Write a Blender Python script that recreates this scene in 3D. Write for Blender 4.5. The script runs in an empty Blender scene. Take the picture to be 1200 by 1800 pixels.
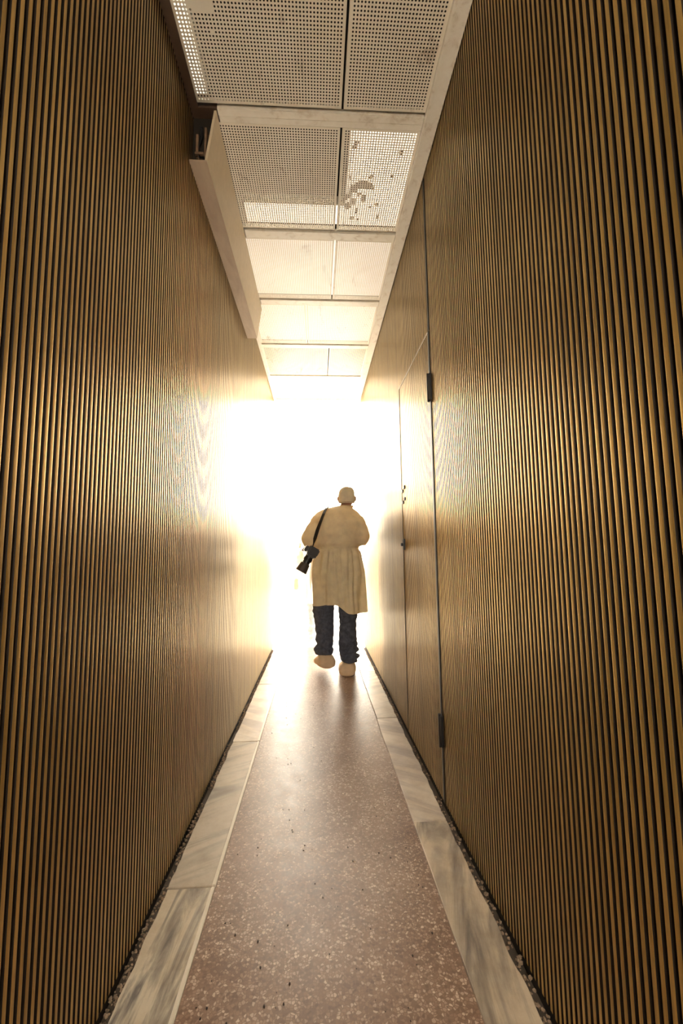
import bpy, bmesh, math, random
from mathutils import Vector, Matrix, noise
random.seed(7)
S = bpy.context.scene
COL = S.collection
PI = math.pi

# ------------------------------------------------------------------ camera
cam = bpy.data.cameras.new('camera')
cam.sensor_fit = 'VERTICAL'; cam.sensor_height = 36.0; cam.sensor_width = 24.0
cam.lens = 745.0 / 1800.0 * 36.0
cam.shift_y = -7.0 / 1800.0
cam.clip_start = 0.02; cam.clip_end = 500
camo = bpy.data.objects.new('camera', cam); COL.objects.link(camo)
Rm = Matrix(((0.99835236, 0.00675853, -0.05698148),
             (-0.05598915, -0.10264678, -0.9931409),
             (-0.01256114, 0.99469491, -0.10209925)))
camo.matrix_world = Matrix.Translation((0, 0, 1.15)) @ Rm.to_4x4()
S.camera = camo

# ------------------------------------------------------------------ sky: one even, bright overcast white
SKY = 20.0
w = bpy.data.worlds.new('world'); S.world = w; w.use_nodes = True
bg = w.node_tree.nodes['Background']
bg.inputs[0].default_value = (1.0, 0.90, 0.74, 1)
bg.inputs[1].default_value = SKY
S.view_settings.view_transform = 'Standard'
S.view_settings.look = 'None'
S.view_settings.exposure = 0.0
S.view_settings.gamma = 1.0
S.view_settings.use_curve_mapping = False

# ------------------------------------------------------------------ dimensions (metres; Y runs down the passage)
XL, XR = -0.54, 0.56          # faces of the slats
YB, YE = -0.95, 5.30           # ends of the passage behind the camera / ahead
HC = 3.08                     # ceiling
RW, RZ0, RZ1 = .50, 1.26, 2.28   # opening added behind the camera to let in fill light
PITCH = 0.02                  # slat spacing
SD = 0.013                    # slat depth

# ------------------------------------------------------------------ material helpers
def new_mat(name):
    m = bpy.data.materials.new(name); m.use_nodes = True
    nt = m.node_tree
    return m, nt, nt.nodes['Principled BSDF']
def N(nt, t, **k):
    n = nt.nodes.new(t)
    for a, b in k.items():
        if a.startswith('i_'):
            n.inputs[a[2:].replace('_', ' ')].default_value = b
        else: setattr(n, a, b)
    return n
def ramp(nt, stops, src=None):
    r = nt.nodes.new('ShaderNodeValToRGB')
    e = r.color_ramp.elements
    e[0].position, e[0].color = stops[0][0], (*stops[0][1], 1)
    e[1].position, e[1].color = stops[-1][0], (*stops[-1][1], 1)
    for p, c in stops[1:-1]:
        q = e.new(p); q.color = (*c, 1)
    if src is not None: nt.links.new(src, r.inputs[0])
    return r
def mixc(nt, fac, a, b, mode='MIX'):
    n = nt.nodes.new('ShaderNodeMix'); n.data_type = 'RGBA'; n.blend_type = mode
    for sock, v in ((0, fac), (6, a), (7, b)):
        if hasattr(v, 'is_linked') or hasattr(v, 'links'): nt.links.new(v, n.inputs[sock])
        elif sock == 0: n.inputs[0].default_value = v
        else: n.inputs[sock].default_value = (*v, 1)
    return n.outputs[2]
def coords(nt, scale=(1, 1, 1), kind='Object', loc=(0, 0, 0), rot=(0, 0, 0)):
    c = nt.nodes.new('ShaderNodeTexCoord'); m = nt.nodes.new('ShaderNodeMapping')
    m.inputs['Scale'].default_value = scale; m.inputs['Location'].default_value = loc
    m.inputs['Rotation'].default_value = rot
    nt.links.new(c.outputs[kind], m.inputs[0]); return m.outputs[0]
def tex_noise(nt, vec, scale, detail=4, rough=.55, dist=0):
    n = N(nt, 'ShaderNodeTexNoise'); n.inputs['Scale'].default_value = scale
    n.inputs['Detail'].default_value = detail; n.inputs['Roughness'].default_value = rough
    n.inputs['Distortion'].default_value = dist
    nt.links.new(vec, n.inputs['Vector']); return n.outputs[0]
def bump(nt, b, h, strength=.3, dist=.002):
    n = nt.nodes.new('ShaderNodeBump'); n.inputs['Strength'].default_value = strength
    n.inputs['Distance'].default_value = dist
    nt.links.new(h, n.inputs['Height']); nt.links.new(n.outputs[0], b.inputs['Normal'])
def world_pos(nt, scale=(1, 1, 1)):
    g = nt.nodes.new('ShaderNodeNewGeometry'); m = nt.nodes.new('ShaderNodeMapping')
    m.inputs['Scale'].default_value = scale
    nt.links.new(g.outputs['Position'], m.inputs[0]); return m.outputs[0]
def plain(name, col, rough=.6, metal=0, var=.12, scale=12, spec=.5):
    m, nt, b = new_mat(name)
    t = tex_noise(nt, coords(nt), scale)
    r = ramp(nt, [(.25, tuple(c * (1 - var) for c in col)), (.75, tuple(min(1, c * (1 + var)) for c in col))], t)
    nt.links.new(r.outputs[0], b.inputs['Base Color'])
    b.inputs['Roughness'].default_value = rough; b.inputs['Metallic'].default_value = metal
    b.inputs['Specular IOR Level'].default_value = spec
    return m

M = {}
# bronze anodised slats: each slat a little different, fine vertical streaks, scuffs
m, nt, b = new_mat('bronze_slat')
oi = nt.nodes.new('ShaderNodeObjectInfo')
r1 = ramp(nt, [(0, (.41, .264, .074)), (.5, (.50, .326, .095)), (1, (.60, .402, .126))], oi.outputs['Random'])
st = tex_noise(nt, world_pos(nt, (1, 60, 1.2)), 3.0, 5)
rs = ramp(nt, [(.3, (.72, .70, .68)), (.7, (1.12, 1.12, 1.12))], st)
c = mixc(nt, 1.0, r1.outputs[0], rs.outputs[0], 'MULTIPLY')
nt.links.new(c, b.inputs['Base Color'])
b.inputs['Metallic'].default_value = .66; b.inputs['Specular IOR Level'].default_value = .35
rr = nt.nodes.new('ShaderNodeMapRange'); rr.inputs[3].default_value = .285; rr.inputs[4].default_value = .37
nt.links.new(tex_noise(nt, world_pos(nt, (1, 2, 2)), 5, 4), rr.inputs[0])
nt.links.new(rr.outputs[0], b.inputs['Roughness'])
M['slat'] = m
M['backing'] = plain('dark_backing', (.012, .009, .008), .8, var=.3)
M['black'] = plain('black_steel', (.012, .011, .012), .5, var=.2)
M['flank_shade'] = plain('shaded_flank', (.018, .012, .009), .6, var=.3, spec=.3)  # shade between the slats, painted onto their sides as near-black
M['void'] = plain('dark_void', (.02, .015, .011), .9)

# painted ceiling sheet with rust stains
m, nt, b = new_mat('painted_sheet')
a = tex_noise(nt, world_pos(nt), 3.0, 6, .6)
g = tex_noise(nt, world_pos(nt, (1.4, .5, 1)), 9.0, 5, .7, .6)
r1 = ramp(nt, [(.3, (.80, .73, .62)), (.7, (.90, .85, .76))], a)
r2 = ramp(nt, [(.60, (0, 0, 0)), (.74, (1, 1, 1))], g)
c = mixc(nt, r2.outputs[0], r1.outputs[0], (.42, .30, .22))
nt.links.new(c, b.inputs['Base Color']); b.inputs['Roughness'].default_value = .42
M['sheet'] = m
# aluminium-white strips with streaks
m, nt, b = new_mat('white_strip')
a = tex_noise(nt, world_pos(nt, (3, 3, 3)), 6.0, 6, .65, .5)
r1 = ramp(nt, [(.28, (.66, .58, .48)), (.45, (.85, .80, .72)), (.8, (.91, .88, .81))], a)
nt.links.new(r1.outputs[0], b.inputs['Base Color']); b.inputs['Roughness'].default_value = .38
M['strip'] = m
# boxed soffit: brownish board
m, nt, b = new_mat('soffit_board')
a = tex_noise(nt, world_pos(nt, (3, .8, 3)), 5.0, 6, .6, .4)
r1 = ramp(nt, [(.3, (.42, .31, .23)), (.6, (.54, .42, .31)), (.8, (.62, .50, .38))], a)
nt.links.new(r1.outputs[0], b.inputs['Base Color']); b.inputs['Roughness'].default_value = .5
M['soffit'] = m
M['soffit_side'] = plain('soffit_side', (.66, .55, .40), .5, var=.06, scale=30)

# terrazzo
m, nt, b = new_mat('terrazzo')
v = world_pos(nt)
vo = N(nt, 'ShaderNodeTexVoronoi'); vo.inputs['Scale'].default_value = 120; vo.feature = 'F1'
wv = nt.nodes.new('ShaderNodeVectorMath'); wv.operation = 'MULTIPLY_ADD'
nz = N(nt, 'ShaderNodeTexNoise'); nz.inputs['Scale'].default_value = 60; nt.links.new(v, nz.inputs['Vector'])
nt.links.new(nz.outputs['Color'], wv.inputs[0]); wv.inputs[1].default_value = (.006, .006, .006); nt.links.new(v, wv.inputs[2])
nt.links.new(wv.outputs[0], vo.inputs['Vector'])
sx = nt.nodes.new('ShaderNodeSeparateColor'); nt.links.new(vo.outputs['Color'], sx.inputs[0])
chipc = ramp(nt, [(0, (.20, .125, .085)), (.35, (.29, .185, .13)), (.62, (.37, .25, .18)), (.85, (.52, .39, .30)), (1, (.70, .56, .43))], sx.outputs[0])
edge = ramp(nt, [(.30, (1, 1, 1)), (.62, (0, 0, 0))], vo.outputs['Distance'])
edge.color_ramp.elements[0].position = .0045; edge.color_ramp.elements[1].position = .0075
vo2 = N(nt, 'ShaderNodeTexVoronoi'); vo2.inputs['Scale'].default_value = 120; vo2.feature = 'DISTANCE_TO_EDGE'
nt.links.new(wv.outputs[0], vo2.inputs['Vector'])
ed = ramp(nt, [(.03, (0, 0, 0)), (.16, (1, 1, 1))], vo2.outputs['Distance'])
big = ramp(nt, [(.35, (.20, .125, .085)), (.65, (.30, .195, .14))], tex_noise(nt, v, 2.2, 5))
c = mixc(nt, ed.outputs[0], big.outputs[0], chipc.outputs[0])
stn = ramp(nt, [(.35, (.70, .62, .58)), (.62, (1, 1, 1))], tex_noise(nt, v, 3.5, 6, .65))
c = mixc(nt, 1.0, c, stn.outputs[0], 'MULTIPLY')
nt.links.new(c, b.inputs['Base Color'])
rr = nt.nodes.new('ShaderNodeMapRange'); rr.inputs[3].default_value = .24; rr.inputs[4].default_value = .50; b.inputs['Specular IOR Level'].default_value = .32
nt.links.new(tex_noise(nt, v, 14, 6, .7), rr.inputs[0]); nt.links.new(rr.outputs[0], b.inputs['Roughness'])
bump(nt, b, tex_noise(nt, v, 160, 3), .12, .001)
M['terrazzo'] = m

# marble kerb slabs: veins run differently in each slab
def marble(name, rot, light, dark, vs, amt):
    m, nt, b = new_mat(name)
    g = nt.nodes.new('ShaderNodeNewGeometry'); mp = nt.nodes.new('ShaderNodeMapping')
    mp.inputs['Rotation'].default_value = (0, 0, rot); mp.inputs['Scale'].default_value = (1, .16, 1)
    nt.links.new(g.outputs['Position'], mp.inputs[0])
    # rotate first, then stretch
    mp.inputs['Scale'].default_value = (1, 1, 1)
    mp2 = nt.nodes.new('ShaderNodeMapping'); mp2.inputs['Scale'].default_value = (1, .14, 1)
    nt.links.new(mp.outputs[0], mp2.inputs[0])
    a = tex_noise(nt, mp2.outputs[0], vs, 7, .6, .9)
    r1 = ramp(nt, [(.36, dark), (.46, tuple((x + y) / 2 for x, y in zip(light, dark))), (.54, light), (1, tuple(min(1, x * 1.08) for x in light))], a)
    sp = ramp(nt, [(.3, (.78, .72, .66)), (.6, (1, 1, 1))], tex_noise(nt, mp.outputs[0], 7, 6, .7))
    c = mixc(nt, amt, light, r1.outputs[0])
    c = mixc(nt, 1.0, c, sp.outputs[0], 'MULTIPLY')
    nt.links.new(c, b.inputs['Base Color']); b.inputs['Roughness'].default_value = .34
    return m
MB_ = [marble('marble_striped', .10, (.60, .52, .40), (.16, .14, .13), 16, 1.0),
       marble('marble_plain', 1.1, (.50, .43, .34), (.26, .23, .19), 9, .9),
       marble('marble_cloud', .25, (.58, .48, .36), (.17, .145, .13), 9, 1.0),
       marble('marble_smoky', -1.0, (.62, .54, .45), (.34, .28, .26), 8, .8)]
M['marble_edge'] = plain('marble_edge', (.70, .63, .52), .3, var=.05)
M['rubble'] = plain('rubble', (.30, .21, .14), .9, var=.6, scale=60)
M['brown2'] = plain('rusty_bracket', (.20, .125, .08), .6, var=.4, scale=40)
M['brown'] = plain('brown_shade_board', (.10, .062, .045), .6, var=.25)
M['concrete'] = plain('concrete', (.10, .075, .055), .9, var=.3)
M['ground'] = plain('pale_paving', (.58, .56, .52), .8, var=.05, scale=2)
M['outer'] = plain('outer_render', (.55, .52, .47), .8, var=.05)

def emit(name, col, s):
    m, nt, b = new_mat(name)
    b.inputs['Base Color'].default_value = (.8, .8, .8, 1)
    b.inputs['Emission Color'].default_value = (*col, 1); b.inputs['Emission Strength'].default_value = s
    return m
M['lamp'] = emit('lamp_diffuser', (1, .93, .78), 1.25)
M['lamp_dim'] = emit('lamp_diffuser_dim', (1, .92, .78), .95)

# cloth
def cloth(name, col, trans=.35, var=.1, scale=14, weave=True):
    m, nt, b = new_mat(name)
    t = tex_noise(nt, coords(nt), scale, 5)
    r = ramp(nt, [(.3, tuple(c * (1 - var) for c in col)), (.7, tuple(min(1, c * (1 + var)) for c in col))], t)
    nt.links.new(r.outputs[0], b.inputs['Base Color']); b.inputs['Roughness'].default_value = .85
    b.inputs['Specular IOR Level'].default_value = .2
    if weave: bump(nt, b, tex_noise(nt, coords(nt), 420, 2), .25, .001)
    if trans > 0:
        tr = nt.nodes.new('ShaderNodeBsdfTranslucent'); nt.links.new(r.outputs[0], tr.inputs[0])
        mx = nt.nodes.new('ShaderNodeMixShader'); mx.inputs[0].default_value = trans
        nt.links.new(b.outputs[0], mx.inputs[1]); nt.links.new(tr.outputs[0], mx.inputs[2])
        nt.links.new(mx.outputs[0], nt.nodes['Material Output'].inputs[0])
    return m
M['gown'] = cloth('gown_cloth', (.93, .79, .54), .28)
M['cap'] = cloth('cap_cloth', (.92, .84, .68), .35)
M['gown_white'] = cloth('gown_white', (.90, .87, .80), .3)
M['cover'] = cloth('shoe_cover_cloth', (.80, .62, .42), .15)
M['denim'] = cloth('denim', (.085, .098, .135), 0, .35, 30)
M['denim_pale'] = cloth('pale_denim', (.35, .37, .38), 0, .2, 30)
M['skin'] = plain('skin', (.40, .21, .13), .5, var=.06)
M['strap'] = plain('strap_web', (.010, .010, .012), .6, var=.2)
M['cambody'] = plain('camera_plastic', (.012, .012, .016), .42, var=.2)
M['hood'] = plain('lens_hood', (.05, .036, .030), .5, var=.2)
M['glass'] = plain('lens_glass', (.01, .01, .02), .05)
M['eye'] = plain('eye_white', (.8, .78, .74), .2, var=.02)
M['crumb'] = plain('crumb', (.035, .022, .016), .9, var=.4)
M['leaf'] = plain('dry_leaf', (.13, .085, .055), .9, var=.3)

# ------------------------------------------------------------------ mesh helpers
def box(bm, x0, x1, y0, y1, z0, z1):
    vs = [bm.verts.new(p) for p in ((x0, y0, z0), (x1, y0, z0), (x1, y1, z0), (x0, y1, z0), (x0, y0, z1), (x1, y0, z1), (x1, y1, z1), (x0, y1, z1))]
    return [bm.faces.new([vs[i] for i in f]) for f in ((0, 3, 2, 1), (4, 5, 6, 7), (0, 1, 5, 4), (1, 2, 6, 5), (2, 3, 7, 6), (3, 0, 4, 7))]
def link(name, me, mat, parent=None, loc=None):
    o = bpy.data.objects.new(name, me); COL.objects.link(o)
    if mat is not None and len(me.materials) == 0: me.materials.append(mat)
    if parent: o.parent = parent
    if loc: o.location = loc
    return o
def bobj(name, bm, mat, parent=None, smooth=False, bevel=0, loc=None):
    if bevel:
        bmesh.ops.bevel(bm, geom=bm.edges[:], offset=bevel, segments=2, affect='EDGES', clamp_overlap=True)
    bmesh.ops.recalc_face_normals(bm, faces=bm.faces[:])
    if smooth:
        for f in bm.faces: f.smooth = True
    me = bpy.data.meshes.new(name); bm.to_mesh(me); bm.free()
    return link(name, me, mat, parent, loc)
def boxes(name, lst, mat, parent=None, bevel=0, loc=None):
    bm = bmesh.new()
    for b_ in lst: box(bm, *b_)
    return bobj(name, bm, mat, parent, bevel=bevel, loc=loc)
def struct(o): o['kind'] = 'structure'; return o
def tag(o, label, cat, group=None):
    o['label'] = label; o['category'] = cat
    if group: o['group'] = group
    return o
def empty(name, loc=(0, 0, 0)):
    o = bpy.data.objects.new(name, None); COL.objects.link(o); o.location = loc; return o
def tube(bm, pts, rads, seg=10, cap=True, up=None):
    rings = []
    n = len(pts); P = [Vector(p) for p in pts]
    for i in range(n):
        t = (P[min(i + 1, n - 1)] - P[max(i - 1, 0)]).normalized()
        a = Vector(up) if up else (Vector((0, 0, 1)) if abs(t.z) < .9 else Vector((1, 0, 0)))
        u = t.cross(a).normalized(); v = u.cross(t).normalized()
        r = rads[i]; ru, rv = r if isinstance(r, tuple) else (r, r)
        rings.append([bm.verts.new(P[i] + u * ru * math.cos(2 * PI * k / seg) + v * rv * math.sin(2 * PI * k / seg)) for k in range(seg)])
    for i in range(n - 1):
        for k in range(seg):
            bm.faces.new((rings[i][k], rings[i][(k + 1) % seg], rings[i + 1][(k + 1) % seg], rings[i + 1][k]))
    if cap:
        bm.faces.new(rings[0][::-1]); bm.faces.new(rings[-1])
def ball(bm, c, r, seg=16, rings=10):
    rx, ry, rz = r if isinstance(r, tuple) else (r, r, r)
    mt = Matrix.Translation(c) @ Matrix.Diagonal((rx, ry, rz, 1))
    bmesh.ops.create_uvsphere(bm, u_segments=seg, v_segments=rings, radius=1, matrix=mt)
def rings_loft(bm, rings, seg=32):
    """rings: (z, cx, cy, rx, ry) stacked horizontal ellipses"""
    R_ = []
    for z, cx, cy, rx, ry in rings:
        R_.append([bm.verts.new((cx + rx * math.cos(2 * PI * k / seg), cy + ry * math.sin(2 * PI * k / seg), z)) for k in range(seg)])
    for a, b_ in zip(R_[:-1], R_[1:]):
        for k in range(seg): bm.faces.new((a[k], a[(k + 1) % seg], b_[(k + 1) % seg], b_[k]))
    bm.faces.new(R_[0][::-1]); bm.faces.new(R_[-1])
def bake_remesh(bm, voxel, smooth_it=6):
    bmesh.ops.recalc_face_normals(bm, faces=bm.faces[:])
    me = bpy.data.meshes.new('tmp'); bm.to_mesh(me); bm.free()
    o = bpy.data.objects.new('tmp', me); COL.objects.link(o)
    md = o.modifiers.new('r', 'REMESH'); md.mode = 'VOXEL'; md.voxel_size = voxel
    if smooth_it:
        sm = o.modifiers.new('s', 'SMOOTH'); sm.iterations = smooth_it; sm.factor = .5
    dg = bpy.context.evaluated_depsgraph_get(); dg.update()
    me2 = bpy.data.meshes.new_from_object(o.evaluated_get(dg))
    bpy.data.objects.remove(o); bpy.data.meshes.remove(me)
    b2 = bmesh.new(); b2.from_mesh(me2); bpy.data.meshes.remove(me2)
    b2.normal_update()
    return b2
def sstep(a, b_, x):
    t = max(0, min(1, (x - a) / (b_ - a))); return t * t * (3 - 2 * t)
def interp(tab, x):
    if x <= tab[0][0]: return tab[0][1]
    for (x0, y0), (x1, y1) in zip(tab[:-1], tab[1:]):
        if x <= x1:
            t = (x - x0) / (x1 - x0); return y0 + (y1 - y0) * t
    return tab[-1][1]

# ================================================================== THE SETTING
# ground all around the building
struct(boxes('ground', [(-40, 40, -40, 60, -.30, -.10)], M['ground']))
# floor slab with terrazzo surface
floor = struct(boxes('floor', [(-.372, .398, YB, YE, -.10, 0)], M['terrazzo']))
boxes('bed', [(XL - .05, -.372, YB, YE, -.10, -.022), (.398, XR + .05, YB, YE, -.10, -.022)], M['concrete'], floor)
# marble kerb slabs, proud of the terrazzo by a few millimetres
def slab(x0, x1, y0, y1, inner, mat):
    bm = bmesh.new(); box(bm, x0, x1, y0 + .0025, y1 - .0025, -.022, .007)
    # ragged outer edge where the slab was broken against the wall
    bmesh.ops.subdivide_edges(bm, edges=[e for e in bm.edges if abs(e.verts[0].co.y - e.verts[1].co.y) > .3], cuts=40)
    for v in bm.verts:
        outer = (v.co.x < x0 + .001) if inner > 0 else (v.co.x > x1 - .001)
        n = noise.noise(Vector((v.co.x * 3, v.co.y * 14, 0))) * .006 + noise.noise(Vector((5, v.co.y * 45, 0))) * .003
        if outer: v.co.x += n
        elif inner < 0: v.co.x += noise.noise(Vector((9, v.co.y * 2.0, 0))) * .016 * sstep(1.6, 2.4, v.co.y)
    o = bobj('marble_slab', bm, mat, floor, bevel=0)
    md = o.modifiers.new('b', 'BEVEL'); md.width = .003; md.segments = 2; md.limit_method = 'ANGLE'
    return o
jl = [YB, -.65, .48, 1.61, 2.74, 3.87, YE]
for i, (a, b2) in enumerate(zip(jl[:-1], jl[1:])):
    slab(-.522, -.372, a, b2, 1, MB_[[2, 1, 0, 1, 3, 1][i]])
    boxes('edge_strip', [(-.3725, -.360, a + .0025, b2 - .0025, -.02, .009)], M['marble_edge'], floor, bevel=.002)
jr = [YB, -.36, .77, 1.905, 3.03, 4.16, YE]
for i, (a, b2) in enumerate(zip(jr[:-1], jr[1:])):
    slab(.398, .540, a, b2, -1, MB_[[0, 2, 2, 3, 1, 3][i]])

# rubble in the joint between slab and wall
def rubble(x0, x1, n, seed):
    rnd = random.Random(seed); bm = bmesh.new()
    for _ in range(n):
        y = rnd.uniform(.6, YE - .05); r = rnd.uniform(.002, .0055)
        if noise.noise(Vector((x0 * 9, y * 3, 1))) < -.25: continue
        x = rnd.uniform(x0, x1); z = -.020 + r + rnd.random() * .016
        res = bmesh.ops.create_icosphere(bm, subdivisions=1, radius=r, matrix=Matrix.Translation((x, y, z)) @ Matrix.Diagonal((rnd.uniform(.7, 1.4), rnd.uniform(.7, 1.4), rnd.uniform(.6, 1), 1)))
        for v in res['verts']: v.co += Vector((rnd.uniform(-1, 1), rnd.uniform(-1, 1), rnd.uniform(-1, 1))) * r * .25
    return bm
for x0, x1, n, s in ((-.548, -.516, 1500, 1), (.536, .566, 900, 2)):
    o = bobj('rubble', rubble(x0, x1, n, s), M['rubble'], floor); o['kind'] = 'stuff'
bm = bmesh.new(); rnd = random.Random(5)
for _ in range(150):
    y = 1.15 + rnd.random() ** 1.6 * 3; x = rnd.uniform(-.34, .38); r = rnd.uniform(.0012, .0032)
    bmesh.ops.create_icosphere(bm, subdivisions=1, radius=r, matrix=Matrix.Translation((x, y, r * .4)) @ Matrix.Diagonal((1, rnd.uniform(.8, 2), .6, 1)))
o = bobj('crumbs', bm, M['crumb'], floor); o['kind'] = 'stuff'

# ---- walls: dark backing carrying upright bronze slats
def slat_mesh(z0, z1, side):
    """side +1: the face looks to +X (left wall); origin on the backing; bronze face, flanks painted dark as shade"""
    wd = .0099; d = SD
    prof = [(0, -wd / 2), (d * .980, -wd / 2), (d * .991, -wd * .40), (d * .998, -wd * .22), (d, 0), (d * .998, wd * .22), (d * .991, wd * .40), (d * .980, wd / 2), (0, wd / 2)]
    me = bpy.data.meshes.new('slat'); n = len(prof)
    vs = [(side * x, y, z) for z in (z0, z1) for x, y in prof]
    fs = [(i, i + 1, n + i + 1, n + i) for i in range(n - 1)]
    # ends: own vertices, so that the long faces keep level normals
    vs += vs[:]; fs += [tuple(range(2 * n, 3 * n)), tuple(range(3 * n, 4 * n))]
    fs[0] = (2 * n, 2 * n + 1, 3 * n + 1, 3 * n); fs[n - 2] = (3 * n - 2, 3 * n - 1, 4 * n - 1, 4 * n - 2)
    me.from_pydata(vs, [], fs); me.update()
    me.materials.append(M['slat']); me.materials.append(M['flank_shade'])
    bm = bmesh.new(); bm.from_mesh(me); bm.faces.ensure_lookup_table()
    for i, f in enumerate(bm.faces):
        f.smooth = 0 < i < n - 2; f.material_index = 0 if 0 < i < n - 2 else 1
    bm.normal_update()
    if bm.faces[(n - 1) // 2].normal.x * side < 0:
        bmesh.ops.reverse_faces(bm, faces=bm.faces[:])
    bm.to_mesh(me); bm.free()
    return me
Z0S = .030
def bulk_slats(name, side, y0, y1, parent, x):
    src = slat_mesh(Z0S, HC, side); vs, fs = [], []
    y = y0
    while y < y1:
        b0 = len(vs); vs += [(v.co.x + x, v.co.y + y, v.co.z) for v in src.vertices]
        fs += [tuple(b0 + i for i in p.vertices) for p in src.polygons]; y += PITCH
    me = bpy.data.meshes.new(name); me.from_pydata(vs, [], fs); me.update(); me.materials.append(M['slat']); me.materials.append(M['flank_shade'])
    np_ = len(src.polygons)
    for i, p in enumerate(me.polygons): p.material_index = src.polygons[i % np_].material_index; p.use_smooth = src.polygons[i % np_].use_smooth
    bpy.data.meshes.remove(src)
    o = link(name, me, None, parent); o['kind'] = 'stuff'; return o
def place_slats(me, ys, x, parent):
    for y in ys:
        o = bpy.data.objects.new('slat', me); COL.objects.link(o); o.parent = parent
        o.location = (x, y, 0)
YS = .40                                        # from here on every slat is its own piece
wall_left = struct(boxes('wall_left', [(XL - SD - .12, XL - SD, YB, YE, -.10, HC + .45)], M['backing']))
n = int((YE - YS) / PITCH)
place_slats(slat_mesh(Z0S, HC, 1), [YS + i * PITCH for i in range(n)], XL - SD, wall_left)
bulk_slats('slats', 1, YB, YS - .001, wall_left, XL - SD)
wall_right = struct(boxes('wall_right', [(XR + SD, XR + SD + .12, YB, YE, -.10, HC + .45)], M['backing']))
DY0, DY1, DH = 1.995, 2.735, 2.235                # door leaf
bulk_slats('slats', -1, YB, YS - .001, wall_right, XR + SD)
ys = [YS + i * PITCH for i in range(n)]
place_slats(slat_mesh(Z0S, HC, -1), [y for y in ys if y < DY0 - .012 or y > DY1 + .008], XR + SD, wall_right)
place_slats(slat_mesh(DH + .008, HC, -1), [y for y in ys if DY0 - .012 <= y <= DY1 + .008], XR + SD, wall_right)
# the joint line running up from the door's hinge side to the ceiling
boxes('joint_strip', [(XR - .003, XR + SD, DY0 - .020, DY0 - .004, DH + .004, HC - .02)], M['black'], wall_right)

# ---- flush door clad in the same slats
door = struct(boxes('door_1', [(XR + SD - .004, XR + SD - .0005, DY0 + .004, DY1, .035, DH)], M['backing']))
dsl = slat_mesh(.035, DH, -1)
k = 0; y = DY0 + .010
while y < DY1:
    o = bobj if False else bpy.data.objects.new('slat', dsl); COL.objects.link(o); o.parent = door
    o.location = (XR + SD - .004, y, 0); y += PITCH
boxes('shadow_gap', [(XR - .004, XR + SD, DY0 - .018, DY0 + .003, .03, DH)], M['black'], door)
boxes('latch_stile', [(XR - .0065, XR + SD, DY1 - .003, DY1 + .002, .035, DH)], M['black'], door)
boxes('top_rail', [(XR - .0055, XR + SD, DY0 + .004, DY1, DH - .003, DH + .003)], M['strip'], door)
for z in (1.88, .27):
    bm = bmesh.new(); box(bm, XR - .012, XR, DY0 - .030, DY0 + .016, z, z + .135)
    h = bobj('hinge', bm, M['black'], door, bevel=.003)
    bm = bmesh.new(); tube(bm, [(XR - .012, DY0 - .006, z - .004), (XR - .012, DY0 - .006, z + .139)], [.006, .006], 10)
    bobj('pin', bm, M['black'], h, smooth=False)
# holes left by a removed handle plate, and the lock below
for dy, z in ((-.030, 1.535), (-.085, 1.553), (-.034, 1.462), (-.090, 1.478)):
    boxes('screw_plug', [(XR - .010, XR, DY1 + dy - .015, DY1 + dy + .015, z - .010, z + .010)], M['black'], door)
lk = boxes('lock_plate', [(XR - .014, XR, DY1 - .055, DY1 - .008, 1.155, 1.225)], M['black'], door, bevel=.003)
bm = bmesh.new(); tube(bm, [(XR - .012, DY1 - .03, 1.19), (XR - .026, DY1 - .03, 1.19)], [.011, .009], 12)
bobj('lock_cylinder', bm, M['black'], lk)

# ---- unseen wall behind the camera, its opening added for fill light
struct(boxes('wall_back_fill', [(XL - SD, -RW, YB - .12, YB, -.10, HC + .45), (RW, XR + SD, YB - .12, YB, -.10, HC + .45), (-RW, RW, YB - .12, YB, RZ1, HC + .45), (-RW, RW, YB - .12, YB, -.10, RZ0)], M['outer']))
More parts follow.
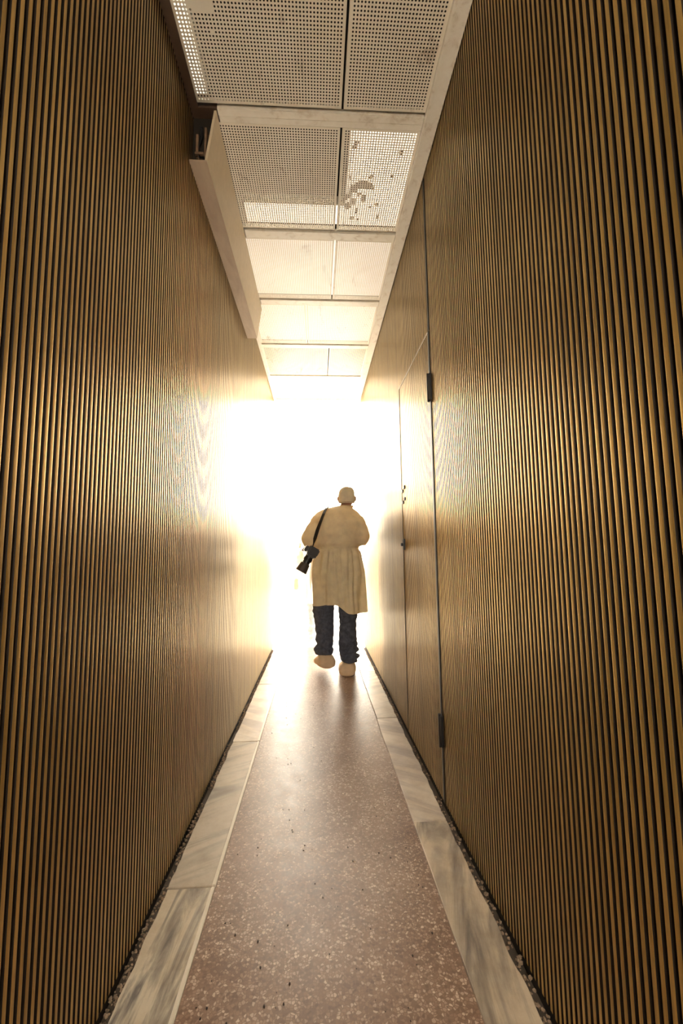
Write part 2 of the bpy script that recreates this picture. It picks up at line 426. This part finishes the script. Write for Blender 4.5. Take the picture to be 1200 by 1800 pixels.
# ---- ceiling
ceiling = struct(boxes('ceiling', [(XL - SD, XR + SD, YB, YE, HC + .30, HC + .45)], M['void']))
XJ = .122                                        # centre joint
ROWS = [1.682 + .7045 * k for k in range(-3, 6)]
LP = .7045 - .067 - .016
HP = .0126
def perf(x0, x1, length):
    """perforated sheet in local coords x0..x1, 0..length, octagonal holes, upturned rims"""
    nx = int((x1 - x0 - .012) / HP); ny = int((length - .012) / HP)
    ox = x0 + (x1 - x0 - nx * HP) / 2; oy = (length - ny * HP) / 2
    vs, fs = [], []; r = .0037
    grid = {}
    def gv(i, j):
        k = (i, j)
        if k not in grid:
            grid[k] = len(vs); vs.append((ox + i * HP, oy + j * HP, 0))
        return grid[k]
    for i in range(nx):
        for j in range(ny):
            c = (ox + (i + .5) * HP, oy + (j + .5) * HP)
            b0 = len(vs)
            for q in range(8):
                a = PI / 8 + q * PI / 4
                vs.append((c[0] + r * math.cos(a), c[1] + r * math.sin(a), 0))
            c00, c10, c11, c01 = gv(i, j), gv(i + 1, j), gv(i + 1, j + 1), gv(i, j + 1)
            # octagon vertex q at angles 22.5, 67.5, 112.5 ...
            fs += [(c10, c11, b0 + 0, b0 + 7), (c11, b0 + 1, b0 + 0), (c11, c01, b0 + 2, b0 + 1), (c01, b0 + 3, b0 + 2),
                   (c01, c00, b0 + 4, b0 + 3), (c00, b0 + 5, b0 + 4), (c00, c10, b0 + 6, b0 + 5), (c10, b0 + 7, b0 + 6)]
    # plain margin
    xa, xb, ya, yb = ox, ox + nx * HP, oy, oy + ny * HP
    def quad(*p):
        b0 = len(vs); vs.extend(p); fs.append((b0, b0 + 1, b0 + 2, b0 + 3))
    quad((x0, 0, 0), (x1, 0, 0), (x1, ya, 0), (x0, ya, 0)); quad((x0, yb, 0), (x1, yb, 0), (x1, length, 0), (x0, length, 0))
    quad((x0, ya, 0), (xa, ya, 0), (xa, yb, 0), (x0, yb, 0)); quad((xb, ya, 0), (x1, ya, 0), (x1, yb, 0), (xb, yb, 0))
    h = .025
    quad((x0, 0, 0), (x0, 0, h), (x1, 0, h), (x1, 0, 0)); quad((x0, length, 0), (x1, length, 0), (x1, length, h), (x0, length, h))
    quad((x0, 0, 0), (x0, length, 0), (x0, length, h), (x0, 0, h)); quad((x1, 0, 0), (x1, 0, h), (x1, length, h), (x1, length, 0))
    fs = [f[::-1] for f in fs]
    me = bpy.data.meshes.new('perforated_panel'); me.from_pydata(vs, [], fs); me.update(); me.materials.append(M['sheet'])
    return me
XT = .490                                        # inner edge of right-hand trim
pl = perf(-.506, XJ - .005, LP); pr = perf(XJ + .005, XT, LP)
pl2 = perf(-.506, -.078 - .0025, LP); pr2 = perf(-.078 + .0025, XT, LP)
for k, y0 in enumerate(ROWS[:-1]):
    # strip, then panel, then open joint
    xs = -.424 if 1.6 < y0 < 3.2 else XL + .002
    boxes('cross_strip', [(xs, XT, y0, y0 + .034, HC - .006, HC + .02)], M['strip'], ceiling, bevel=.002)
    boxes('cross_strip', [(xs, XT, y0 + .035, y0 + .066, HC - .002, HC + .02)], M['strip'], ceiling, bevel=.002)
    a, b2 = (pl2, pr2) if k == 5 else (pl, pr)
    if y0 + LP < YE:
        for me in (a, b2):
            o = link('perforated_panel', me, None, ceiling, (0, y0 + .067, HC))
boxes('cross_strip', [(XL + .002, XT, YE - .06, YE, HC - .006, HC + .02)], M['strip'], ceiling, bevel=.002)
# edge trims
boxes('edge_trim', [(XT + .001, XR - .003, YB, YE, HC - .012, HC + .02)], M['strip'], ceiling, bevel=.003)
boxes('edge_trim', [(XT + .001, XT + .014, YB, YE, HC - .022, HC - .010)], M['strip'], ceiling, bevel=.002)
boxes('edge_trim', [(XL + .001, XL + .036, 3.20, YE, HC - .014, HC - .004)], M['strip'], ceiling, bevel=.003)
boxes('edge_shade_board', [(XL + .001, -.5035, YB, 1.685, HC - .006, HC + .03)], M['brown'], ceiling)  # brown board whose dark colour stands in for the soffit's shadow
boxes('edge_shade_board', [(XL + .001, -.4255, 1.687, 1.748, HC + .0005, HC + .04)], M['brown'], ceiling)  # same dark board, covering the bright panel rim at the soffit end
# plates lying on the sheet of the near panel, closing its holes
cells = []
for i in range(16):
    for j in range(34):
        x = -.448 + i * HP; y = 1.08 + j * HP
        q = 1.35 * math.hypot((x + .405) / .075, (y - 1.24) / .20) + .45 * noise.noise(Vector((x * 30, y * 30, 0)))
        if q < 1.0 and not (1.355 < y < 1.385): cells.append((x, x + HP, y, y + HP, HC + .0006, HC + .0020))
boxes('cover_plate', cells, M['sheet'], ceiling)

# ---- lamps above the perforated sheets (seen through the holes)
def luminaire(label, x0, x1, y0, y1, z, dim=False):
    t = empty('ceiling_lamp', ((x0 + x1) / 2, (y0 + y1) / 2, z))
    ox, oy = t.location.x, t.location.y
    lx, ly = (x1 - x0) / 2, (y1 - y0) / 2
    boxes('diffuser', [(-lx, lx, -ly, ly, 0, .006)], M['lamp_dim' if dim else 'lamp'], t)
    boxes('housing', [(-lx - .004, lx + .004, -ly - .004, ly + .004, .0065, .06)], M['strip'], t)
    tag(t, label, 'lamp'); return t
luminaire('thin lamp glowing through left edge holes of the near ceiling panel', -.508, -.462, 1.02, 1.655, HC + .027)
luminaire('lamp glowing through the leaf-littered perforated ceiling panel', .172, .484, 1.76, 2.355, HC + .027)
luminaire('lamp glowing through the far strip of the leaf-littered ceiling row', -.40, .162, 2.225, 2.355, HC + .027)
luminaire('dim lamp above the third ceiling row', -.50, .484, 2.47, 3.06, HC + .027, True)
luminaire('dim lamp above the fourth ceiling row from the camera', -.50, .484, 3.17, 3.76, HC + .027, True)
# litter on the sheet
bm = bmesh.new(); pts = []
for i in range(13):
    a = math.radians(200 - 190 * i / 12); pts.append((.255 + .060 * math.cos(a), 2.075 - .050 * math.sin(a) - .0))
inn = []
for i in range(13):
    a = math.radians(10 + 190 * i / 12); inn.append((.262 + .052 * math.cos(a), 2.085 - .014 * math.sin(a)))
vv = [[bm.verts.new((x, y, z)) for x, y in pts + inn] for z in (.0016, .0035)]
n_ = len(vv[0]); bm.faces.new(vv[0]); bm.faces.new(vv[1][::-1])
for i in range(n_): bm.faces.new((vv[0][i], vv[0][(i + 1) % n_], vv[1][(i + 1) % n_], vv[1][i]))
bmesh.ops.triangulate(bm, faces=[f for f in bm.faces if len(f.verts) > 4])
lf = bobj('dry_leaf', bm, M['leaf'], None, loc=(0, 0, HC))
bm = bmesh.new(); tube(bm, [(.195, 2.06, .003), (.185, 2.02, .003), (.172, 1.96, .003)], [.003, .003, .002], 6); bobj('stalk', bm, M['leaf'], lf)
tag(lf, 'curled brown dry leaf lying on the lit perforated ceiling sheet', 'leaf')
bm = bmesh.new(); rnd = random.Random(11)
for x, y, a, b2 in ((.42, 1.86, .010, .014), (.40, 1.99, .008, .008), (.29, 2.00, .008, .010), (.268, 2.135, .012, .022), (.208, 2.16, .014, .022), (.19, 2.10, .008, .04),
                    (.345, 2.175, .012, .008), (.235, 2.225, .008, .018), (.21, 2.275, .013, .010), (.245, 2.285, .010, .008), (.36, 2.26, .008, .012), (.305, 2.195, .008, .008),
                    (.18, 2.19, .016, .02), (.195, 1.83, .010, .02), (.215, 2.09, .01, .012), (.24, 2.11, .012, .008), (.165, 2.14, .01, .03)):
    box(bm, x - a, x + a, y - b2, y + b2, .0016, .004)
    bmesh.ops.rotate(bm, verts=bm.verts[-8:], cent=(x, y, 0), matrix=Matrix.Rotation(rnd.uniform(-.5, .5), 3, 'Z'))
o = bobj('litter', bm, M['leaf'], lf); o['kind'] = 'stuff'

# ---- boxed soffit along the left wall, open at the near end
sf = empty('soffit_box', (XL, 1.69, 2.825)); y0, y1 = 0.0, 1.52
xb, xt, zt = .076, .112, HC - 2.825 - .008
def prism(bm, prof, ya, yb):
    A = [bm.verts.new((x, ya, z)) for x, z in prof]; B = [bm.verts.new((x, yb, z)) for x, z in prof]; k = len(prof)
    bm.faces.new(A); bm.faces.new(B[::-1])
    for i in range(k): bm.faces.new((A[i], B[i], B[(i + 1) % k], A[(i + 1) % k]))
bm = bmesh.new(); prism(bm, [(.001, 0), (xb, 0), (xb, .008), (.001, .008)], y0, y1); bobj('bottom_board', bm, M['soffit'], sf)
bm = bmesh.new(); prism(bm, [(xb + .001, 0), (xt, zt), (xt - .010, zt), (xb - .009, .0085)], y0, y1); bobj('side_board', bm, M['soffit_side'], sf)
bm = bmesh.new(); prism(bm, [(.002, .0085), (xb - .010, .0085), (xt - .011, zt), (.002, zt)], y1 - .008, y1); bobj('end_board', bm, M['soffit_side'], sf)
bm = bmesh.new(); prism(bm, [(.002, .0085), (xb - .010, .0085), (xt - .011, zt + .007), (.002, zt + .007)], .045, .05); bobj('inner_shade_sheet', bm, M['void'], sf)  # near-black sheet put in as the shade inside the open end
bm = bmesh.new(); box(bm, .062, .070, .006, .044, .03, .17); bobj('bracket', bm, M['brown2'], sf)
bm = bmesh.new(); box(bm, .018, .055, .02, .03, .055, .066); box(bm, .022, .032, .02, .03, .066, .15); bobj('bracket', bm, M['brown2'], sf)
bm = bmesh.new(); tube(bm, [(.02, .05, .02), (.035, .03, .05), (.028, .035, .10), (.045, .03, .15), (.04, .035, .20)], [.006] * 5, 8); bobj('cable', bm, M['black'], sf, smooth=True)
bm = bmesh.new(); tube(bm, [(.045, .03, .012), (.03, .02, .035), (.05, .04, .045)], [.005] * 3, 8); bobj('cable', bm, M['brown2'], sf, smooth=True)
tag(sf, 'long brown boxed soffit with open end along left wall under ceiling', 'soffit')

# ================================================================== PEOPLE
def make_person(name, loc, label, P):
    root = empty(name, loc)
    tag(root, label, 'person')
    Mg, Mc, Mt, Ms = P['gown'], P['cap'], P['trousers'], P['cover']
    hx, hy, hz = P['head']                       # head centre
    bx, by = P['centre']                         # torso axis
    # ---------------- body, one skin
    bm = bmesh.new()
    ball(bm, (hx, hy, hz + .012), (.072, .090, .098), 24, 16)         # skull
    ball(bm, (hx, hy + .030, hz - .058), (.052, .062, .062), 20, 12)  # jaw
    ball(bm, (hx, hy + .092, hz - .022), (.014, .020, .024), 12, 8)   # nose
    ball(bm, (hx, hy + .078, hz - .068), (.026, .012, .010), 12, 8)   # lips
    ball(bm, (hx, hy + .074, hz + .020), (.050, .016, .012), 12, 8)   # brow
    ball(bm, (hx, hy + .070, hz - .100), (.022, .018, .016), 12, 8)   # chin
    for s in (-1, 1):
        tube(bm, [(hx + s * .070, hy - .002, hz - .045), (hx + s * .083, hy - .012, hz - .018), (hx + s * .084, hy - .016, hz + .012), (hx + s * .073, hy, hz + .022)], [.009, .012, .013, .009], 8)
    tube(bm, [(hx, hy + .005, hz - .06), (bx + (hx - bx) * .5, by + .01, 1.52), (bx, by, 1.46)], [.052, .060, .085], 16)
    rings_loft(bm, [(.80, bx, by, .15, .10), (.95, bx, by, .165, .12), (1.10, bx, by, .155, .115), (1.30, bx, by, .165, .115), (1.42, bx, by, .15, .10), (1.50, bx, by, .08, .07)], 24)
    for s, sh, el, wr, hd in P['arms']:
        tube(bm, [sh, el, wr], [.055, .045, .030], 12)
        ball(bm, el, .045, 12, 8); ball(bm, sh, .06, 12, 8)
        d = Vector(hd).normalized(); wv = Vector(wr)
        sd = d.cross(Vector((0, 0, 1))); sd = sd.normalized() if sd.length > .2 else Vector((0, 1, 0))
        nn = sd.cross(d).normalized()
        tube(bm, [wv - d * .01, wv + d * .03, wv + d * .09], [(.027, .018), (.040, .017), (.042, .015)], 12, up=nn)
        for q, (o_, L) in enumerate(((-.031, .062), (-.010, .075), (.011, .070), (.031, .054))):
            b0 = wv + d * .085 + sd * o_
            tube(bm, [b0, b0 + d * L * .5 - nn * .008, b0 + d * L * .85 - nn * .030, b0 + d * L - nn * .048], [.0095, .009, .0085, .007], 8)
        t0 = wv + d * .03 - sd * .032 * s
        tube(bm, [t0, t0 + d * .03 - sd * .026 * s, t0 + d * .065 - sd * .034 * s - nn * .012], [.013, .011, .008], 8)
    for hip, kn, an in P['legs']:
        tube(bm, [hip, kn, an], [.080, .052, .036], 14); ball(bm, hip, .085, 14, 10); ball(bm, kn, .052, 12, 8)
        tube(bm, [Vector(an) + Vector((0, -.03, -.02)), Vector(an) + Vector((0, .06, -.045)), Vector(an) + Vector((0, .15, -.055))], [.036, .036, .026], 10)
    b2 = bake_remesh(bm, .0065, 3)
    bobj('body', b2, M['skin'], root, smooth=True)
    for s in (-1, 1):
        bm = bmesh.new(); ball(bm, (hx + s * .030, hy + .072, hz), .013, 12, 8); bobj('eye', bm, M['eye'], root, smooth=True)
    # ---------------- gown
    bm = bmesh.new(); rings_loft(bm, P['rings'], 40)
    for s, sh, el, wr, hd in P['arms']:
        shv, elv, wrv = Vector(sh), Vector(el), Vector(wr)
        a = P['sleeve']
        tube(bm, [shv.lerp(Vector((bx, by, shv.z - .02)), .25), shv, shv.lerp(elv, .55), elv], [a[0], a[1], a[2], a[3]], 16)
        ball(bm, elv, a[3] * 1.0, 14, 10); ball(bm, shv, a[1] * 1.02, 14, 10)
        tube(bm, [elv + Vector((0, 0, -.012)), elv.lerp(wrv, .5), elv.lerp(wrv, .96)], [a[3], a[3] * .85, .045], 14)
    b2 = bake_remesh(bm, .0095, 7)
    hem = P['hem']
    for v in b2.verts:
        x, y, z = v.co; nrm = v.normal
        th = math.atan2(y - by, x - bx)
        d = 0.0
        if z < 1.19:                              # gathers under the waist tie
            f = sstep(1.19, 1.12, z) * (.35 + .65 * sstep(.55, 1.1, z))
            d += f * .012 * math.sin(th * 20 + 4 * noise.noise(Vector((th * 2, z * 2.5, P['seed']))) + (x - bx) * 0)
            fl = sstep(1.05, .62, z)
            d += fl * .022 * math.sin(th * 7 + 2.5 * noise.noise(Vector((th, z * 1.4, P['seed'] + 3))) + z * 3)
        else:                                     # soft diagonal folds of the bloused back
            f = sstep(1.19, 1.25, z) * sstep(1.60, 1.45, z) * (1 - .8 * sstep(.19, .26, abs(x - bx)))
            q = (z - 1.2) - .28 * (x - bx) + .06 * noise.noise(Vector((x * 5, z * 5, P['seed'])))
            d += f * .012 * math.sin(q * 46) * (.45 + .55 * noise.noise(Vector((x * 7, z * 7, 2 + P['seed']))))
            d += f * .008 * noise.noise(Vector((x * 11, y * 16, z * 11 + P['seed'])))
        dz = abs(z - 1.187)
        if abs(x - bx) < .26 and dz < .035: d -= .013 * (1 - dz / .035)
        v.co += nrm * d
    kill = [v for v in b2.verts if v.co.z < hem(v.co.x) ]
    bmesh.ops.delete(b2, geom=kill, context='VERTS')
    for e in b2.edges:
        if e.is_boundary:
            for v in e.verts: v.co.z = hem(v.co.x) - .002
    gown = bobj('gown', b2, Mg, root, smooth=True)
    # waist tie and collar band
    bm = bmesh.new(); seg = 48; wt = P['tie']
    A = [[bm.verts.new((bx + (wt[0] + dr) * math.cos(2 * PI * k / seg), by + (wt[1] + dr) * math.sin(2 * PI * k / seg), 1.187 + dz)) for k in range(seg)] for dr, dz in ((.002, -.011), (.005, 0), (.002, .011), (-.012, 0))]
    for i in range(4):
        for k in range(seg): bm.faces.new((A[i][k], A[i][(k + 1) % seg], A[(i + 1) % 4][(k + 1) % seg], A[(i + 1) % 4][k]))
    bobj('waist_tie', bm, Mg, gown, smooth=True)
    bm = bmesh.new(); c0 = P['collar']
    A = []
    for (r0, dz, sh_) in ((1.06, -.028, 0), (1.0, .012, .4), (.93, .030, .7), (.86, .010, .7)):
        A.append([bm.verts.new((c0[0] + (hx - c0[0]) * sh_ + c0[3] * r0 * math.cos(2 * PI * k / 32), c0[1] + (hy - c0[1]) * sh_ * .5 + c0[4] * r0 * math.sin(2 * PI * k / 32), c0[2] + dz)) for k in range(32)])
    for i in range(3):
        for k in range(32): bm.faces.new((A[i][k], A[i][(k + 1) % 32], A[i + 1][(k + 1) % 32], A[i + 1][k]))
    bobj('collar', bm, Mg, gown, smooth=True)
    # ---------------- trousers
    bm = bmesh.new(); rings_loft(bm, [(.74, bx, by, .15, .11), (.82, bx, by, .185, .13), (1.0, bx, by, .18, .13), (1.1, bx, by, .16, .12)], 24)
    for tr in P['trouser_rings']:
        rings_loft(bm, tr, 24)
    b2 = bake_remesh(bm, .009, 3)
    for v in b2.verts:
        x, y, z = v.co
        f = sstep(.38, .16, z) * .013 + .006
        d = f * math.sin(z * 95 + 5 * noise.noise(Vector((x * 9, y * 9, z * 4)))) * (.5 + noise.noise(Vector((x * 11, y * 11, z * 9))))
        d += .007 * noise.noise(Vector((x * 12, y * 12, z * 7)))
        v.co += v.normal * d
    bobj('trousers', b2, Mt, root, smooth=True)
    # ---------------- bouffant cap with its elastic
    bm = bmesh.new(); ball(bm, (0, 0, 0), (.081, .103, .100), 48, 40)
    for v in bm.verts:
        x, y, z = v.co; th = math.atan2(y, x)
        q = (abs(x / .081) ** 2.7 + abs(y / .103) ** 2.7 + abs(z / .100) ** 2.7) ** (-1 / 2.7)
        v.co *= q; x, y, z = v.co
        if z < 0: v.co.x *= 1 + .03 * sstep(0, -.08, z); v.co.y *= 1 + .04 * sstep(0, -.08, z)
        v.co += Vector((x, y, z)).normalized() * (.0025 * math.sin(th * 22) * sstep(.03, -.06, z) + .004 * noise.noise(v.co * 18))
    lim = lambda y: -.064 + .062 * sstep(-.01, .09, y)
    bmesh.ops.delete(bm, geom=[v for v in bm.verts if v.co.z < lim(v.co.y)], context='VERTS')
    cap = bobj('cap', bm, Mc, root, smooth=True, loc=(hx, hy, hz + .014))
    md = cap.modifiers.new('s', 'SOLIDIFY'); md.thickness = .002
    bm = bmesh.new()
    pts = []
    for k in range(33):
        a = 2 * PI * k / 32; y = .092 * math.sin(a); zz = lim(y); q = max(.05, 1 - abs(zz / .1) ** 2.7) ** (1 / 2.7) * (1 + .02 * sstep(0, -.08, zz))
        y = .103 * q * math.sin(a); pts.append((.079 * q * math.cos(a), y, lim(y)))
    tube(bm, pts, [.0035] * 33, 8, cap=False); bobj('elastic', bm, Mc, cap, smooth=True)
    # ---------------- overshoes
    for c, rot, sc in P['shoes']:
        bm = bmesh.new(); secs = [(-.100, .045, .060), (-.085, .072, .105), (-.03, .082, .125), (.04, .080, .115), (.11, .076, .085), (.17, .060, .06), (.195, .025, .03)]
        R_ = []; sg = 20
        for y, rw, hh in secs:
            ring = []
            for k in range(sg):
                a = 2 * PI * k / sg; cx_ = math.cos(a); sz = math.sin(a)
                x = rw * math.copysign(abs(cx_) ** .75, cx_); z = hh * .5 + hh * .5 * math.copysign(abs(sz) ** (.6 if sz < 0 else .8), sz)
                if sz > 0: x *= 1 - .28 * sz
                ring.append(bm.verts.new((x * sc, y * sc, z * sc)))
            R_.append(ring)
        for a_, b_ in zip(R_[:-1], R_[1:]):
            for k in range(sg): bm.faces.new((a_[k], a_[(k + 1) % sg], b_[(k + 1) % sg], b_[k]))
        bm.faces.new(R_[0][::-1]); bm.faces.new(R_[-1])
        bmesh.ops.subdivide_edges(bm, edges=bm.edges[:], cuts=1, use_grid_fill=True, smooth=.3)
        for v in bm.verts:
            if v.co.z > .008: v.co += Vector((v.co.x, 0, v.co.z - .05)).normalized() * (.006 * noise.noise(v.co * 22) + .003 * noise.noise(v.co * 60))
            else: v.co.z = max(0, v.co.z)
        o = bobj('overshoe', bm, Ms, root, smooth=True, loc=c); o.rotation_euler = rot
    return root

gown_rings = [  # (z, cx, cy, rx, ry)
    (.50, -.080, .00, .258, .175), (.60, -.081, .00, .256, .175), (.72, -.082, .00, .254, .178), (.85, -.083, .00, .250, .182), (.95, -.083, -.01, .245, .182),
    (1.07, -.084, -.005, .228, .168), (1.15, -.082, .0, .212, .155), (1.187, -.081, .0, .203, .148), (1.215, -.080, .0, .214, .160), (1.27, -.082, .0, .220, .168), (1.36, -.084, .0, .236, .168),
    (1.43, -.080, .0, .262, .162), (1.48, -.080, .005, .246, .145), (1.52, -.080, .012, .208, .125), (1.55, -.078, .018, .166, .108), (1.570, -.056, .028, .118, .092), (1.584, -.032, .036, .086, .080), (1.590, -.020, .040, .070, .070)]
def hem1(x): return .664 - .074 * sstep(-.13, .01, x) - .008 * math.sin(x * 14)
P1 = dict(gown=M['gown'], cap=M['cap'], trousers=M['denim'], cover=M['cover'], seed=1.3,
    head=(.012, .060, 1.668), centre=(-.081, 0), rings=gown_rings, hem=hem1, tie=(.190, .135), collar=(-.022, .040, 1.564, .080, .076),
    sleeve=(.085, .102, .104, .092),
    arms=[(-1, (-.255, 0, 1.40), (-.340, -.030, 1.275), (-.235, .24, 1.205), (.5, .8, 0)),
          (1, (.090, 0, 1.395), (.130, -.030, 1.292), (.02, .24, 1.215), (-.5, .8, 0))],
    legs=[((-.165, .0, .86), (-.215, .05, .47), (-.21, .07, .17)), ((.0, 0, .86), (.005, .05, .47), (.0, .07, .10))],
    trouser_rings=[
        [(.190, -.225, .05, .078, .085), (.225, -.232, .05, .090, .092), (.27, -.222, .05, .080, .085), (.36, -.214, .05, .084, .088), (.47, -.216, .05, .092, .092), (.60, -.226, .04, .102, .105), (.72, -.215, .02, .11, .118), (.84, -.180, .0, .11, .12)],
        [(.110, .018, .05, .072, .080), (.14, .016, .05, .086, .090), (.19, .006, .05, .088, .090), (.27, .003, .045, .088, .09), (.35, .002, .04, .086, .09), (.47, .006, .04, .083, .092), (.60, .008, .02, .093, .105), (.72, .0, .01, .102, .118), (.84, -.015, 0, .11, .12)]],
    shoes=[((-.212, .06, .075), (-.06, 0, .25), 1.05), ((-.004, .075, .001), (0, 0, -.06), 1.04)])
pers = make_person('person', (.277, 4.068, 0), 'person seen from behind in beige gown, white cap and dark jeans, walking away', P1)

def hem2(x): return .60 + .01 * math.sin(x * 12)
r2 = [(z, cx + .081, cy, rx * .94, ry * .95) for z, cx, cy, rx, ry in gown_rings]
r2 = [(z, 0.0 if z < 1.5 else cx * .3, cy, rx, ry) for z, cx, cy, rx, ry in r2]
P2 = dict(gown=M['gown_white'], cap=M['gown_white'], trousers=M['denim_pale'], cover=M['gown_white'], seed=7.1,
    head=(.01, .04, 1.69), centre=(0, 0), rings=r2, hem=hem2, tie=(.187, .137), collar=(.0, .028, 1.590, .078, .074),
    sleeve=(.085, .090, .082, .070),
    arms=[(-1, (-.185, 0, 1.43), (-.255, -.02, 1.12), (-.275, .10, .90), (-.05, .25, -1)), (1, (.185, 0, 1.43), (.25, -.02, 1.12), (.25, .10, .90), (.05, .25, -1))],
    legs=[((-.085, 0, .86), (-.095, .03, .47), (-.09, .0, .10)), ((.085, 0, .86), (.095, .07, .47), (.09, .12, .10))],
    trouser_rings=[
        [(.11, -.09, 0, .070, .08), (.2, -.09, 0, .078, .085), (.47, -.095, .03, .082, .09), (.72, -.09, .01, .10, .115), (.84, -.08, 0, .105, .12)],
        [(.11, .09, .12, .070, .08), (.2, .09, .11, .078, .085), (.47, .095, .06, .082, .09), (.72, .09, .02, .10, .115), (.84, .08, 0, .105, .12)]],
    shoes=[((-.09, 0, .001), (0, 0, .08), .95), ((.09, .12, .001), (0, 0, -.08), .95)])
per2 = make_person('person', (-.01, 5.72, -.10), 'person in white gown and cap walking ahead in the glare, half hidden', P2)

# ---- camera hanging at the first person's left side
ct = empty('photo_camera', (.277 - .335, 4.068 - .185, 1.135))
ax = Vector((-.50, -.10, -.86)).normalized()       # lens axis
rot = ax.to_track_quat('Z', 'Y').to_matrix().to_4x4()
bm = bmesh.new(); box(bm, -.066, .066, -.050, .050, -.060, .010)
bmesh.ops.bevel(bm, geom=bm.edges[:], offset=.010, segments=2, affect='EDGES')
bmesh.ops.transform(bm, matrix=rot, verts=bm.verts); cb = bobj('camera_body', bm, M['cambody'], ct, smooth=False)
bm = bmesh.new(); box(bm, -.028, .028, .045, .078, -.045, .012); bmesh.ops.bevel(bm, geom=bm.edges[:], offset=.008, segments=2, affect='EDGES')
bmesh.ops.transform(bm, matrix=rot, verts=bm.verts); bobj('viewfinder_hump', bm, M['cambody'], cb)
bm = bmesh.new(); box(bm, .030, .072, -.045, .045, -.050, .034); bmesh.ops.bevel(bm, geom=bm.edges[:], offset=.010, segments=2, affect='EDGES')
bmesh.ops.transform(bm, matrix=rot, verts=bm.verts); bobj('grip', bm, M['cambody'], cb)
bm = bmesh.new(); tube(bm, [ax * .008, ax * .012, ax * .055, ax * .060, ax * .105], [.034, .037, .037, .034, .034], 24); le = bobj('lens', bm, M['cambody'], ct)
bm = bmesh.new(); tube(bm, [ax * .050, ax * .075], [.0395, .0395], 24); bobj('zoom_ring', bm, M['strap'], le)
bm = bmesh.new(); tube(bm, [ax * .100, ax * .106, ax * .185], [.036, .043, .052], 24, cap=False)
hd = bobj('lens_hood', bm, M['hood'], ct); md = hd.modifiers.new('s', 'SOLIDIFY'); md.thickness = .003
bm = bmesh.new(); tube(bm, [ax * .1055, ax * .108], [.031, .031], 20); bobj('front_glass', bm, M['glass'], le)
# strap: up the back, over the left shoulder and down in front
L0 = Vector(ct.location); rp = Vector((.277, 4.068, 0))
path = [((-.325, -.175, 1.175), .004), ((-.312, -.180, 1.225), .006), ((-.300, -.183, 1.27), .019), ((-.275, -.188, 1.35), .020), ((-.245, -.178, 1.43), .016), ((-.218, -.150, 1.50), .015), ((-.195, -.105, 1.552), .015), ((-.180, -.03, 1.578), .015),
        ((-.182, .05, 1.56), .015), ((-.20, .12, 1.50), .015), ((-.24, .17, 1.38), .015), ((-.29, .17, 1.27), .015), ((-.40, .06, 1.19), .010), ((-.42, -.08, 1.165), .006), ((-.385, -.175, 1.16), .004)]
bm = bmesh.new(); prev = None; Q = [rp + Vector(p) - L0 for p, _ in path]; ctr = rp + Vector((-.10, 0, 1.35)) - L0
for i, (p, hw) in enumerate(path):
    t = (Q[min(i + 1, len(Q) - 1)] - Q[max(i - 1, 0)]).normalized(); out = (Q[i] - ctr); out = (out - t * out.dot(t)).normalized()
    sd = t.cross(out).normalized()
    ring = [bm.verts.new(Q[i] + sd * a * hw + out * b_) for a, b_ in ((-1, 0), (1, 0), (1, .003), (-1, .003))]
    if prev:
        for k in range(4): bm.faces.new((prev[k], prev[(k + 1) % 4], ring[(k + 1) % 4], ring[k]))
    else: bm.faces.new(ring[::-1])
    prev = ring
bm.faces.new(prev)
bobj('strap', bm, M['strap'], ct)
tag(ct, 'black camera with long lens hanging by a strap from left shoulder', 'camera')
